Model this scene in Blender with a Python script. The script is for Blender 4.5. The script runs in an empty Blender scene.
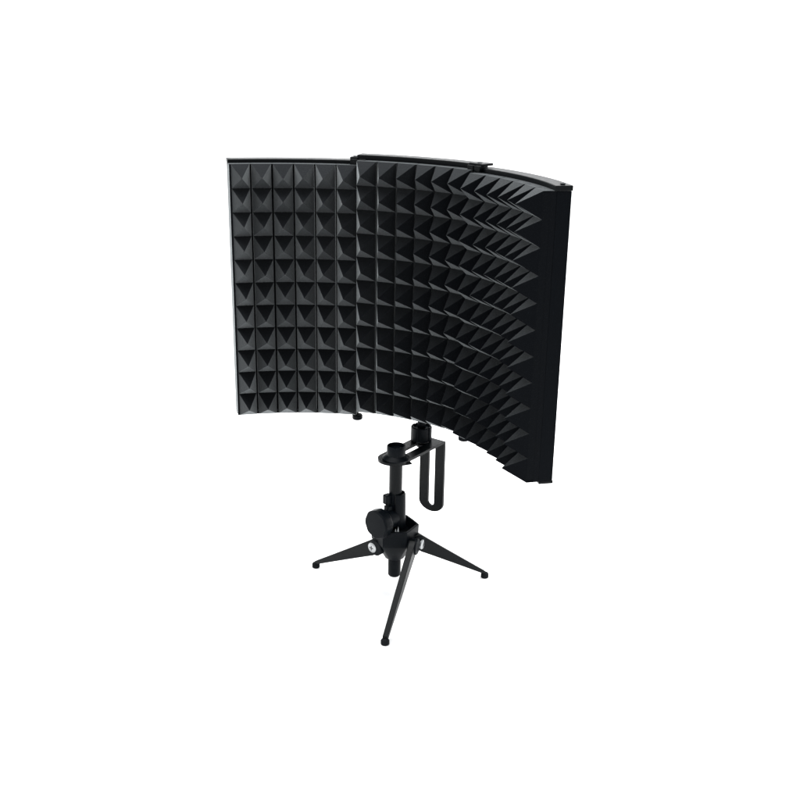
import bpy, bmesh, math, random
from mathutils import Vector, Matrix
random.seed(7)
PI = math.pi
S = bpy.context.scene
C = bpy.context.collection

# ------------------------------------------------------------ camera, world, lamps, exposure
cam = bpy.data.objects.new('camera', bpy.data.cameras.new('camera'))
C.objects.link(cam)
cam.matrix_world = (Matrix.Translation((0.0017, -1.2307, 0.6620)) @ Matrix.Rotation(PI/2 - 0.33427, 4, 'X')
                    @ Matrix.Rotation(0.01621, 4, 'Z'))
cam.data.sensor_width = 36
cam.data.lens = 47.23
cam.data.clip_start = 0.05
cam.data.clip_end = 100
S.camera = cam

W = bpy.data.worlds.new('World')
S.world = W
W.use_nodes = True
W.node_tree.nodes['Background'].inputs[0].default_value = (0.97, 0.985, 1.0, 1)
W.node_tree.nodes['Background'].inputs[1].default_value = 1.2


def area(name, loc, target, sx, sy, watts, col=(1, 1, 1)):
    l = bpy.data.lights.new(name, 'AREA')
    l.shape = 'RECTANGLE'
    l.size = sx
    l.size_y = sy
    l.energy = watts
    l.color = col
    o = bpy.data.objects.new(name, l)
    C.objects.link(o)
    o.location = loc
    d = Vector(target) - Vector(loc)
    o.rotation_euler = d.to_track_quat('-Z', 'Y').to_euler()
    return o


area('overhead_softbox', (0.0, 0.40, 2.6), (0.0, 0.30, 0.0), 3.6, 1.5, 195)
area('left_softbox', (-2.4, 0.9, 1.0), (0.0, -0.1, 0.35), 1.4, 1.8, 6, (0.95, 0.98, 1.0))

S.view_settings.view_transform = 'Standard'
S.view_settings.look = 'None'
S.view_settings.exposure = 0
S.view_settings.gamma = 1


# ------------------------------------------------------------ materials
def mat(name, col, rough, spec=0.5, metal=0.0, bump=0.0, scale=400.0, var=0.0, sheen=0.0, sheen_r=0.4):
    m = bpy.data.materials.new(name)
    m.use_nodes = True
    nt = m.node_tree
    b = nt.nodes['Principled BSDF']
    b.inputs['Base Color'].default_value = (*col, 1)
    b.inputs['Roughness'].default_value = rough
    b.inputs['Metallic'].default_value = metal
    b.inputs['Specular IOR Level'].default_value = spec
    if sheen:
        b.inputs['Sheen Weight'].default_value = sheen
        b.inputs['Sheen Roughness'].default_value = sheen_r
        b.inputs['Sheen Tint'].default_value = (0.92, 0.98, 1.0, 1)
    tc = nt.nodes.new('ShaderNodeTexCoord')
    n = nt.nodes.new('ShaderNodeTexNoise')
    n.inputs['Scale'].default_value = scale
    n.inputs['Detail'].default_value = 5
    nt.links.new(tc.outputs['Object'], n.inputs['Vector'])
    if bump:
        bp = nt.nodes.new('ShaderNodeBump')
        bp.inputs['Strength'].default_value = bump
        bp.inputs['Distance'].default_value = 0.0006
        nt.links.new(n.outputs['Fac'], bp.inputs['Height'])
        nt.links.new(bp.outputs['Normal'], b.inputs['Normal'])
    if var:
        n2 = nt.nodes.new('ShaderNodeTexNoise')
        n2.inputs['Scale'].default_value = scale * 0.12
        n2.inputs['Detail'].default_value = 3
        nt.links.new(tc.outputs['Object'], n2.inputs['Vector'])
        mr = nt.nodes.new('ShaderNodeMapRange')
        mr.inputs['To Min'].default_value = rough - var
        mr.inputs['To Max'].default_value = rough + var
        nt.links.new(n2.outputs['Fac'], mr.inputs['Value'])
        nt.links.new(mr.outputs['Result'], b.inputs['Roughness'])
    return m


M_FOAM = mat('charcoal_foam', (0.0014, 0.0019, 0.0028), 0.65, 0.02, bump=0.55, scale=900, var=0.05, sheen=0.40, sheen_r=0.36)
M_METAL = mat('black_powder_coat', (0.0014, 0.0022, 0.0028), 0.30, 0.09, bump=0.16, scale=1500, var=0.06)
M_SHELL = mat('black_shell_metal', (0.0014, 0.0020, 0.0030), 0.5, 0.02, bump=0.15, scale=1200, var=0.05, sheen=0.26, sheen_r=0.36)
M_PLASTIC = mat('black_plastic', (0.0016, 0.0026, 0.0038), 0.42, 0.06, bump=0.15, scale=1100, var=0.06)
M_RUBBER = mat('black_rubber', (0.004, 0.005, 0.006), 0.7, 0.08, bump=0.2, scale=900)
M_STEEL = mat('bright_steel', (0.36, 0.37, 0.375), 0.36, 0.5, metal=1.0, bump=0.10, scale=900, var=0.08)
M_SLOT = mat('dark_screw_recess', (0.05, 0.05, 0.05), 0.6, 0.2, metal=0.0)
M_WHITE = mat('white_paper_sweep', (0.88, 0.88, 0.88), 0.9, 0.1, bump=0.02, scale=60)


# ------------------------------------------------------------ helpers
def obj(name, bm, m, parent=None, smooth=False, bevel=0.0, seg=2):
    bmesh.ops.recalc_face_normals(bm, faces=bm.faces)
    me = bpy.data.meshes.new(name)
    bm.to_mesh(me)
    bm.free()
    me.materials.append(m)
    o = bpy.data.objects.new(name, me)
    C.objects.link(o)
    if parent:
        o.parent = parent
    if bevel:
        b = o.modifiers.new('bevel', 'BEVEL')
        b.width = bevel
        b.segments = seg
        b.limit_method = 'ANGLE'
        b.angle_limit = math.radians(35)
    if smooth or bevel:
        for p in me.polygons:
            p.use_smooth = True
        me.set_sharp_from_angle(angle=math.radians(35))
    return o


def loft(bm, rings, closed=True, caps=True):
    """rings of equal vertex count -> skin"""
    R = [[bm.verts.new(p) for p in r] for r in rings]
    n = len(R[0])
    for a, b in zip(R, R[1:]):
        for i in range(n if closed else n - 1):
            j = (i + 1) % n
            bm.faces.new((a[i], a[j], b[j], b[i]))
    if caps:
        bm.faces.new(list(reversed(R[0])))
        bm.faces.new(R[-1])
    return R


def frame(axis):
    a = Vector(axis).normalized()
    u = a.cross(Vector((0, 0, 1)))
    if u.length < 1e-4:
        u = Vector((1, 0, 0))
    u.normalize()
    return a, u, a.cross(u).normalized()


def lathe(bm, origin, axis, prof, n=48, mod=None):
    """prof: (distance along axis, radius) list; mod(angle, r) may notch the radius"""
    a, u, v = frame(axis)
    o = Vector(origin)
    rings = []
    for d, r in prof:
        ring = []
        for i in range(n):
            t = 2 * PI * i / n
            rr = mod(t, r) if mod else r
            ring.append(o + a * d + (u * math.cos(t) + v * math.sin(t)) * rr)
        rings.append(ring)
    loft(bm, rings)


def box(bm, c, half, ax=(1, 0, 0), up=(0, 0, 1)):
    x = Vector(ax).normalized()
    z = Vector(up).normalized()
    y = z.cross(x).normalized()
    c = Vector(c)
    vs = []
    for sz in (-1, 1):
        for sx, sy in ((-1, -1), (1, -1), (1, 1), (-1, 1)):
            vs.append(c + x * sx * half[0] + y * sy * half[1] + z * sz * half[2])
    loft(bm, [vs[:4], vs[4:]])


# ------------------------------------------------------------ setting: white studio sweep
bm = bmesh.new()
prof = [(-3.0, 0.0), (1.2, 0.0)]
for i in range(13):
    t = i / 12 * PI / 2
    prof.append((2.4 + 1.2 * math.sin(t), 1.2 - 1.2 * math.cos(t)))
prof.append((3.6, 5.0))
rows = []
for y, z in prof:
    rows.append([bm.verts.new((x, y, z)) for x in (-6, -2, 2, 6)])
for a, b in zip(rows, rows[1:]):
    for i in range(3):
        bm.faces.new((a[i], a[i + 1], b[i + 1], b[i]))
fl = obj('floor', bm, M_WHITE, smooth=True)
fl['kind'] = 'structure'

# ------------------------------------------------------------ the isolation shield
root = bpy.data.objects.new('microphone_isolation_shield', None)
C.objects.link(root)
root.location = (-0.002, -0.0612, 0)
root['label'] = ('black curved three panel microphone isolation shield lined with pyramid foam '
                 'on a small desktop tripod')
root['category'] = 'isolation shield'
OFF = Matrix.Translation((0.002, 0.0612, 0))       # parts are modelled in world coordinates


def part(name, bm, m, parent=root, **k):
    if parent is root:
        bmesh.ops.transform(bm, matrix=OFF, verts=bm.verts)
    else:
        bmesh.ops.transform(bm, matrix=OFF, verts=bm.verts)
    return obj(name, bm, m, parent, **k)


ROW = 0.028
NR = 11
PH = 0.0238          # pyramid height
FT = 0.0135          # foam slab depth behind the pyramid bases
TT = 0.0300          # full panel depth
PAN = [
    ([(-0.2, 0.0), (-0.17596, 0.00596), (-0.15153, 0.01009), (-0.12687, 0.01239), (-0.1021, 0.01282),
      (-0.07737, 0.0114), (-0.05281, 0.00813)], 0.519, 0.0042),
    ([(-0.05293, 0.00579), (-0.02915, -0.00115), (-0.00612, -0.01027), (0.01597, -0.02148), (0.03693, -0.03469),
      (0.05657, -0.04978), (0.07473, -0.06663)], 0.5243, 0.0058),
    ([(0.07379, -0.07043), (0.08937, -0.08969), (0.10311, -0.1103), (0.1149, -0.13209), (0.12464, -0.15486),
      (0.13226, -0.17844), (0.13768, -0.20261)], 0.5218, 0.0050),
]


def norms(pts):
    """unit normals of the polyline's segments and of its vertices, both toward the listener"""
    seg = []
    for a, b in zip(pts, pts[1:]):
        d = (Vector(b) - Vector(a)).normalized()
        seg.append(Vector((d.y, -d.x)))
    ver = [seg[0]] + [(s + t).normalized() for s, t in zip(seg, seg[1:])] + [seg[-1]]
    return seg, ver


def smooth_line(pts, ver, ext0=0.0, ext1=0.0, k=4):
    """subdivided smooth arc through the panel points"""
    P = [Vector(p) for p in pts]
    out = []
    n = len(P)
    for i in range(n - 1):
        for s in range(k):
            t = s / k
            p0 = P[i - 1] if i else 2 * P[0] - P[1]
            p3 = P[i + 2] if i + 2 < n else 2 * P[-1] - P[-2]
            p1, p2 = P[i], P[i + 1]
            q = 0.5 * ((2 * p1) + (p2 - p0) * t + (2 * p0 - 5 * p1 + 4 * p2 - p3) * t * t
                       + (3 * p1 - p0 - 3 * p2 + p3) * t ** 3)
            out.append(q)
    out.append(P[-1])
    if ext0:
        out.insert(0, out[0] + (out[0] - out[1]).normalized() * ext0)
    if ext1:
        out.append(out[-1] + (out[-1] - out[-2]).normalized() * ext1)
    return out


def curved_bar(bm, line, d0, d1, z0, z1):
    """solid that follows the line, between depths d0..d1 behind it and heights z0..z1"""
    N = []
    for i in range(len(line)):
        a = line[max(0, i - 1)]
        b = line[min(len(line) - 1, i + 1)]
        d = (b - a).normalized()
        N.append(Vector((d.y, -d.x)))
    rings = []
    for p, n in zip(line, N):
        f = p - n * d0
        r = p - n * d1
        rings.append([(f.x, f.y, z0), (r.x, r.y, z0), (r.x, r.y, z1), (f.x, f.y, z1)])
    loft(bm, rings)


def foam(pts, ztop, first):
    bm = bmesh.new()
    seg, ver = norms(pts)
    P = [Vector(p) for p in pts]
    G = 0.0010        # half of the kerf between columns
    GD = 0.0075       # kerf depth
    for j in range(6):
        a, b = P[j], P[j + 1]
        n = seg[j]
        d = (b - a).normalized()
        ga = G if j else (0.0022 if first else 0.0)
        gb = G if j < 5 else 0.0
        a2, b2 = a + d * ga, b - d * gb

        def P3(base, dep, z):
            q = base + n * dep
            return (q.x, q.y, z)
        for r in range(NR):
            zt, zb = ztop - r * ROW, ztop - (r + 1) * ROW
            c0 = bm.verts.new(P3(a2, 0, zt))
            c1 = bm.verts.new(P3(b2, 0, zt))
            c2 = bm.verts.new(P3(b2, 0, zb))
            c3 = bm.verts.new(P3(a2, 0, zb))
            m = (a + b) / 2 + d * random.gauss(0, 0.0004)
            zc = (zt + zb) / 2 + random.gauss(0, 0.0005)
            h = PH + random.gauss(0, 0.0004)
            e = 0.00018
            t = [bm.verts.new(P3(m + d * sx * e, h, zc + sz * e)) for sx, sz in ((-1, 1), (1, 1), (1, -1), (-1, -1))]
            cs = [c0, c1, c2, c3]
            for i in range(4):
                k = (i + 1) % 4
                bm.faces.new((cs[i], cs[k], t[k], t[i]))
            bm.faces.new(t)
        if first and j == 0:      # plain border down the outer edge
            zb = ztop - NR * ROW
            rim = [(P3(a, 0, z), P3(a2, 0, z), P3(a2, -GD, z), P3(a, -GD, z)) for z in (zb, ztop)]
            loft(bm, rim)
        # kerf walls, top and bottom of this strip
        for base in (a2, b2):
            for r in range(NR):
                zt, zb = ztop - r * ROW, ztop - (r + 1) * ROW
                bm.faces.new([bm.verts.new(q) for q in (P3(base, 0, zt), P3(base, -GD, zt),
                                                         P3(base, -GD, zb), P3(base, 0, zb))])
        for z in (ztop, ztop - NR * ROW):
            bm.faces.new([bm.verts.new(q) for q in (P3(a2, 0, z), P3(b2, 0, z), P3(b2, -GD, z), P3(a2, -GD, z))])
    bmesh.ops.remove_doubles(bm, verts=bm.verts, dist=1e-5)
    bmesh.ops.recalc_face_normals(bm, faces=bm.faces)
    rings = []
    for p, n in zip(P, ver):
        f = p - n * (GD - 0.0002)
        g = p - n * FT
        rings.append([(f.x, f.y, ztop - NR * ROW + 0.0001), (g.x, g.y, ztop - NR * ROW + 0.0001),
                      (g.x, g.y, ztop - 0.0001), (f.x, f.y, ztop - 0.0001)])
    bs = bmesh.new()
    loft(bs, rings)
    bmesh.ops.recalc_face_normals(bs, faces=bs.faces)
    for z0, z1 in ((ztop - 0.0011, ztop - 0.0002), (ztop - NR * ROW + 0.0002, ztop - NR * ROW + 0.0030)):
        rings = []
        for p, n in zip(P, ver):
            f = p - n * 0.0004
            g = p - n * GD
            rings.append([(f.x, f.y, z0), (g.x, g.y, z0), (g.x, g.y, z1), (f.x, f.y, z1)])
        loft(bs, rings)
    bmesh.ops.recalc_face_normals(bs, faces=bs.faces)
    tmp = bpy.data.meshes.new('tmp')
    bs.to_mesh(tmp)
    bs.free()
    bm.from_mesh(tmp)
    bpy.data.meshes.remove(tmp)
    return bm


HT = NR * ROW
for pi, (pts, zt, rail_h) in enumerate(PAN):
    seg, ver = norms(pts)
    f = part('foam_panel', foam(pts, zt, pi == 0), M_FOAM)
    line = smooth_line(pts, ver)
    # back shell: curved sheet with folded side flanges
    b = bmesh.new()
    curved_bar(b, line, FT + 0.0001, TT - 0.0008, zt - HT + 0.0006, zt - 0.0006)
    part('back_shell', b, M_SHELL, f, bevel=0.0006)
    # top and bottom rails
    b = bmesh.new()
    curved_bar(b, smooth_line(pts, ver, (0.0006, 0.0035, 0)[pi], 0.0008 if pi == 2 else 0), 0.0118, TT, zt - 0.0004, zt + rail_h)
    part('top_rail', b, M_METAL, f, bevel=0.0007)
    b = bmesh.new()
    curved_bar(b, line, 0.0140, TT, zt - HT - 0.0030, zt - HT + 0.0003)
    part('bottom_rail', b, M_METAL, f, bevel=0.0006)
    # rail screws
    for idx in ((len(line) - 2,) if pi == 2 else ()):
        p = line[idx]
        n = (ver[0] if idx == 1 else ver[-1])
        q = p - n * 0.0215
        b = bmesh.new()
        lathe(b, (q.x, q.y, zt + rail_h - 0.0003), (0, 0, 1), [(0, .0026), (.0012, .0026), (.0016, .0020)], 20)
        part('rail_screw', b, M_SHELL, f, smooth=True)

# ------------------------------------------------------------ hinges between the panels
def hinge(A, B, dirv, nrm, ztop, zbot, top_ear):
    """A: joint point on the front line; dirv: along the panels; nrm: toward the viewer"""
    A = Vector(A)
    d = Vector(dirv).normalized()
    n = Vector(nrm).normalized()
    b = bmesh.new()
    c = A - n * 0.0175
    up = (0, 0, 1)
    # raised ear that laps over the neighbouring rail
    box(b, (c.x + d.x * top_ear[0], c.y + d.y * top_ear[0], ztop + top_ear[1]), (top_ear[2], 0.0085, 0.0013), (d.x, d.y, 0), up)
    # knuckle blocks hanging over the foam's top edge
    for s in (-0.0052, 0.0048):
        q = A + d * s - n * 0.0095
        box(b, (q.x, q.y, ztop + top_ear[1] - 0.0042), (0.0043, 0.0040, 0.0034), (d.x, d.y, 0), up)
    h = part('hinge', b, M_METAL, bevel=0.0006)
    q = A + d * 0.0008 - n * 0.0145
    b = bmesh.new()
    lathe(b, (q.x + d.x * top_ear[0], q.y + d.y * top_ear[0], ztop + top_ear[1] - 0.002), (0, 0, 1), [(0, .0030), (.0034, .0030), (.0038, .0024)], 24)
    part('hinge_pin', b, M_SHELL, h, smooth=True)
    # bottom: thumb nut under the bottom rail
    q = A - n * 0.012 - d * (0.0055 if top_ear[1] > 0 else 0.0015)
    b = bmesh.new()
    lathe(b, (q.x, q.y, zbot + 0.0002), (0, 0, -1),
          [(0, .0058), (.0008, .0064), (.0056, .0064), (.0064, .0056)], 32,
          mod=lambda t, r: r * (1 + 0.03 * math.cos(12 * t)) if r > .005 else r)
    part('hinge_nut', b, M_PLASTIC, h, smooth=True)


_, v0 = norms(PAN[0][0])
_, v1 = norms(PAN[1][0])
_, v2 = norms(PAN[2][0])
n01 = (v0[-1] + v1[0]).normalized()
n12 = (v1[-1] + v2[0]).normalized()
hinge((-0.0529, 0.0066), None, (-n01.y, n01.x), n01, 0.5262, 0.519 - HT - 0.003, (-0.0055, 0.0000, 0.0050))
hinge((0.0738, -0.0688), None, (-n12.y, n12.x), n12, 0.5295, 0.5218 - HT - 0.003, (0.0000, 0.0006, 0.0105))

# ------------------------------------------------------------ slotted angle bracket under the shield
POLE = Vector((-0.00195, -0.0612))
ZP = 0.1813
U = Vector((0.587, 0.810)).normalized()
Wd = Vector((U.y, -U.x))
TC = -0.0045                 # centre line offset from the pole
HW = 0.0185                  # half width
SL = 0.0050                  # half slot
LH = 0.0868
RB = 0.0035
TH = 0.0034
LV = 0.0915 - HW + 0.0118
HV = 0.0130                  # the lower end is flatter than a half circle


def brk(s, t, off):
    """map (along, across, through) to the bent plate"""
    base = POLE + Wd * (TC + t)
    if s <= LH - RB:
        p = base + U * s
        return (p.x, p.y, ZP + off)
    arc = RB * PI / 2
    if s <= LH - RB + arc:
        a = (s - (LH - RB)) / RB
        r = RB + off
        p = base + U * (LH - RB + math.sin(a) * r)
        return (p.x, p.y, ZP - RB + math.cos(a) * r)
    dz = s - (LH - RB) - arc
    p = base + U * (LH + off)
    return (p.x, p.y, ZP - RB - dz)


arc = RB * PI / 2
SE = LH - RB + arc + LV          # centre of the lower round end
ss = []
for i in range(17):
    ss.append(-HW * math.cos(i / 16 * PI / 2))
ss += [LH - RB - 0.012, LH - RB - 0.007]
ss += [LH - RB + arc * i / 6 for i in range(7)]
ss += [LH - RB + arc + 0.003, LH - RB + arc + 0.007]
for i in range(17):
    ss.append(SE + HV * math.sin(i / 16 * PI / 2))
sa, sb = 0.004, LH - RB - 0.010   # slot ends in the level arm (centres)
sc = LH - RB + arc + 0.007
extra = []
for i in range(9):
    c_ = math.cos(i / 8 * PI / 2)
    extra += [sa - SL * c_, sb + SL * c_, sc - SL * c_, SE + SL * c_]
ss = sorted(set(round(x, 7) for x in ss + extra))


def ow(s):
    if s < 0:
        return math.sqrt(max(0, HW * HW - s * s))
    if s > SE:
        return HW * math.sqrt(max(0, 1 - ((s - SE) / HV) ** 2))
    return HW


def iw(s):
    for a_, b_ in ((sa, sb), (sc, SE)):
        if a_ <= s <= b_:
            return SL
        if a_ - SL < s < a_:
            return math.sqrt(max(0, SL * SL - (s - a_) ** 2))
        if b_ < s < b_ + SL:
            return math.sqrt(max(0, SL * SL - (s - b_) ** 2))
    return 0.0


b = bmesh.new()
for side in (1, -1):
    rings = []
    for s in ss:
        o_, i_ = max(ow(s), 1e-4), iw(s)
        o_ = max(o_, i_ + 1e-4)
        rings.append([brk(s, side * i_, 0), brk(s, side * o_, 0), brk(s, side * o_, -TH), brk(s, side * i_, -TH)])
    loft(b, rings)
bmesh.ops.remove_doubles(b, verts=b.verts, dist=2e-6)
# drop the inner faces where both halves meet on the centre line
dead = []
for f_ in b.faces:
    k = frozenset(v for v in f_.verts)
    twins = [g for g in f_.verts[0].link_faces if g is not f_ and frozenset(v for v in g.verts) == k]
    if twins:
        dead.append(f_)
bmesh.ops.delete(b, geom=dead, context='FACES')
bracket = part('bracket', b, M_METAL, bevel=0.0004, seg=1)

# shield mounting knob on the bracket
KN = POLE + U * 0.0686 + Wd * (-0.0112)


def notch(t, r):
    # deep narrow flutes round the knob
    k = ((t + 0.28) % (PI / 3)) - PI / 6
    return r * (1 - 0.16 * math.exp(-(k / 0.10) ** 2)) if r > 0.010 else r


b = bmesh.new()
lathe(b, (KN.x, KN.y, ZP + 0.0002), (0, 0, 1),
      [(0, .0120), (.0008, .0132), (.0182, .0132), (.0194, .0122), (.0194, .0112), (.0160, .0106), (.0160, .0052),
       (.0330, .0052)], 96, mod=notch)
part('mounting_knob', b, M_PLASTIC, smooth=True)
b = bmesh.new()
lathe(b, (KN.x, KN.y, ZP - TH - 0.0002), (0, 0, -1), [(0, .0088), (.0016, .0088), (.0017, .0060), (.0050, .0060)], 6)
part('mounting_nut', b, M_METAL, bevel=0.0003)

# nut ring of the pole above the bracket, washer below
b = bmesh.new()
lathe(b, (POLE.x, POLE.y, ZP + 0.0002), (0, 0, 1),
      [(0, .0160), (.0010, .0166), (.0042, .0126), (.0050, .0113), (.0158, .0113), (.0168, .0108), (.0168, .0096),
       (.0125, .0092), (.0125, .0040), (.0129, .0036)], 64)
part('pole_nut', b, M_PLASTIC, smooth=True)
b = bmesh.new()
lathe(b, (POLE.x, POLE.y, ZP - TH - 0.0002), (0, 0, -1), [(0, .0125), (.0018, .0125), (.0020, .0120)], 40)
box(b, (POLE.x + 0.0125, POLE.y - 0.004, ZP - TH - 0.0013), (0.006, 0.003, 0.0009), (0.9, 0.4, 0))
part('washer', b, M_METAL, smooth=True)

# pole
b = bmesh.new()
lathe(b, (POLE.x, POLE.y, ZP - TH - 0.0023), (0, 0, -1), [(0, .0081), (.004, .0081), (.0520, .0081)], 48)
part('pole', b, M_METAL, smooth=True)

# ------------------------------------------------------------ tripod head
# split clamp sleeve
b = bmesh.new()


def slit(t, r):
    return r * (0.80 if abs(((t - SLA + PI) % (2 * PI)) - PI) < 0.09 else 1.0)


SLA = 0.0
a_, u_, v_ = frame((0, 0, 1))
dirs = Vector((-0.30, -0.95, 0))
SLA = math.atan2(dirs.dot(v_), dirs.dot(u_))
lathe(b, (POLE.x + 0.0022, POLE.y, 0.090), (0, 0, 1),
      [(0, .0108), (.012, .0108), (.0450, .0102), (.0468, .0096), (.0468, .0084), (.0440, .0083)], 120, mod=slit)
sleeve = part('clamp_sleeve', b, M_PLASTIC, smooth=True)
b = bmesh.new()
box(b, (POLE.x - 0.0098, POLE.y - 0.0060, 0.1305), (0.0044, 0.0040, 0.0062), (0.75, 0.66, 0))
box(b, (POLE.x - 0.0080, POLE.y - 0.0075, 0.1130), (0.0046, 0.0040, 0.0100), (0.75, 0.66, 0))
part('clamp_lug', b, M_PLASTIC, sleeve, bevel=0.0012)

# big round clamp knob
KA = Vector((-0.66, -0.75, 0.0)).normalized()
KF = Vector((-0.0256, -0.0900, 0.1060))
b = bmesh.new()
lathe(b, KF, -KA, [(-.0004, .0100), (0, .0164), (.0018, .0181), (.0115, .0181), (.0142, .0162), (.0146, .0125), (.0320, .0110)],
      72, mod=lambda t, r: r * (1 + 0.022 * math.cos(8 * t)) if r > .0160 else r)
part('clamp_knob', b, M_PLASTIC, smooth=True)

# hub: six sided cup that narrows to the centre tube
def hexr(t, r):
    k = (t % (PI / 3)) - PI / 6
    q = math.cos(PI / 6) / math.cos(k)
    return r * (0.12 * 0.95 + 0.88 * q) if r > 0.0125 else r


b = bmesh.new()
lathe(b, (POLE.x, POLE.y, 0.0495), (0, 0, 1),
      [(0, .0108), (.0010, .0124), (.0235, .0278), (.0260, .0292), (.0450, .0296), (.0456, .0290), (.0456, .0268),
       (.0330, .0258), (.0310, .0060), (.0312, .0030)], 96, mod=hexr)
hub = part('tripod_hub', b, M_PLASTIC, smooth=True)
b = bmesh.new()
lathe(b, (POLE.x, POLE.y, 0.0800), (0, 0, -1), [(0, .0070), (.0290, .0080), (.0540, .0080), (.0560, .0066)], 40)
part('centre_tube', b, M_PLASTIC, hub, smooth=True)
# bright spring clip inside the cup
b = bmesh.new()
oc = Vector((POLE.x + 0.0016, POLE.y - 0.0225, 0.0850))
out = [(-.0050, 0), (.0036, 0), (.0044, .0060), (.0034, .0090), (.0026, .0165), (.0012, .0110), (.0002, .0090),
       (-.0008, .0140), (-.0020, .0080), (-.0046, .0040)]
loft(b, [[(oc.x + x, oc.y + z * 0.35 + k, oc.z + z * 0.82) for x, z in out] for k in (0, 0.0012)])
part('spring_clip', b, M_STEEL, hub, bevel=0.0002, seg=1)


# ------------------------------------------------------------ legs
def leg(rt, ft, hr, hf, wr, wf, back, bolt_dir, bolt_side, bolt_off=(0, 0, 0)):
    """tapered U channel; rt: middle of the pivot, ft: foot on the ground"""
    rt, ft = Vector(rt), Vector(ft)
    d = Vector((ft.x - rt.x, ft.y - rt.y))
    L = d.length
    d.normalize()
    n = Vector((-d.y, d.x))
    rings = []
    K = 14
    for i in range(-3, K + 1):
        t = i / K
        if i < 0:
            dist = back * i / 3
            zc = rt.z + (0.010 - rt.z) * (dist / L)
            hh = hr * math.sqrt(max(0.05, 1 - (i / 3.3) ** 2))
            w = wr
            p = Vector((rt.x, rt.y)) + d * dist
        else:
            p = Vector((rt.x, rt.y)) + d * L * t
            zc = rt.z + (0.0070 - rt.z) * t
            tt = t ** 0.93
            hh = hr + (hf - hr) * tt
            w = wr + (wf - wr) * t
        th = 0.0013
        a = p + n * w
        e = p - n * w
        ai = p + n * (w - th)
        ei = p - n * (w - th)
        zt_, zb_ = zc + hh, zc - hh
        zi = zt_ - th
        rings.append([(a.x, a.y, zb_), (a.x, a.y, zt_), (e.x, e.y, zt_), (e.x, e.y, zb_),
                      (ei.x, ei.y, zb_), (ei.x, ei.y, zi), (ai.x, ai.y, zi), (ai.x, ai.y, zb_)])
    b = bmesh.new()
    loft(b, rings)
    l = part('leg', b, M_METAL, bevel=0.0005)
    # rubber foot
    b = bmesh.new()
    lathe(b, (ft.x, ft.y, 0.0), (0, 0, 1), [(0, .0044), (.0008, .0051), (.0048, .0051), (.0062, .0042), (.0068, .0025)], 32)
    part('rubber_foot', b, M_RUBBER, l, smooth=True)
    # pivot lug of the hub and bolt
    b = bmesh.new()
    c = Vector((rt.x, rt.y)) - d * 0.0050
    lathe(b, (c.x + n.x * (wr + .0016), c.y + n.y * (wr + .0016), rt.z + 0.001), (-n.x, -n.y, 0),
          [(0, .0092), (.0008, .0100), (2 * wr + .0024, .0100), (2 * wr + .0032, .0092)], 40)
    part('pivot_lug', b, M_PLASTIC, hub, smooth=True)
    if bolt_side:
        c = Vector((rt.x + bolt_off[0], rt.y + bolt_off[1])) + n * bolt_side * (wr + 0.0002)
        bd = Vector((*(n * bolt_side), 0)) if bolt_dir is None else Vector(bolt_dir)
        b = bmesh.new()
        lathe(b, (c.x, c.y, rt.z + bolt_off[2]), bd,
              [(0, .0064), (.0014, .0064), (.0024, .0052), (.0027, .0030), (.0027, .0008)], 32)
        nf = len(b.faces)
        ba, bu, bv = frame(bd)
        o3 = Vector((c.x, c.y, rt.z + bolt_off[2])) + ba * 0.0026
        box(b, o3, (0.0030, 0.0003, 0.0006), bu, bv)
        box(b, o3, (0.0006, 0.0003, 0.0030), bu, bv)
        b.faces.ensure_lookup_table()
        for q in b.faces[nf:]:
            q.material_index = 1
        bo = part('bolt', b, M_STEEL, l, smooth=True)
        bo.data.materials.append(M_SLOT)
    return l


leg((-0.0262, -0.0672, 0.0665), (-0.1052, 0.0006, 0), 0.0115, 0.0026, 0.0040, 0.0026, 0.010, None, 1)
leg((0.0295, -0.0620, 0.0705), (0.1151, -0.0191, 0), 0.0115, 0.0024, 0.0040, 0.0026, 0.010, (0.93, -0.36, 0), -1, (-0.0002, -0.0012, 0))
leg((0.0195, -0.0862, 0.0735), (-0.0110, -0.1815, 0), 0.0100, 0.0026, 0.0040, 0.0033, 0.006, None, 0)
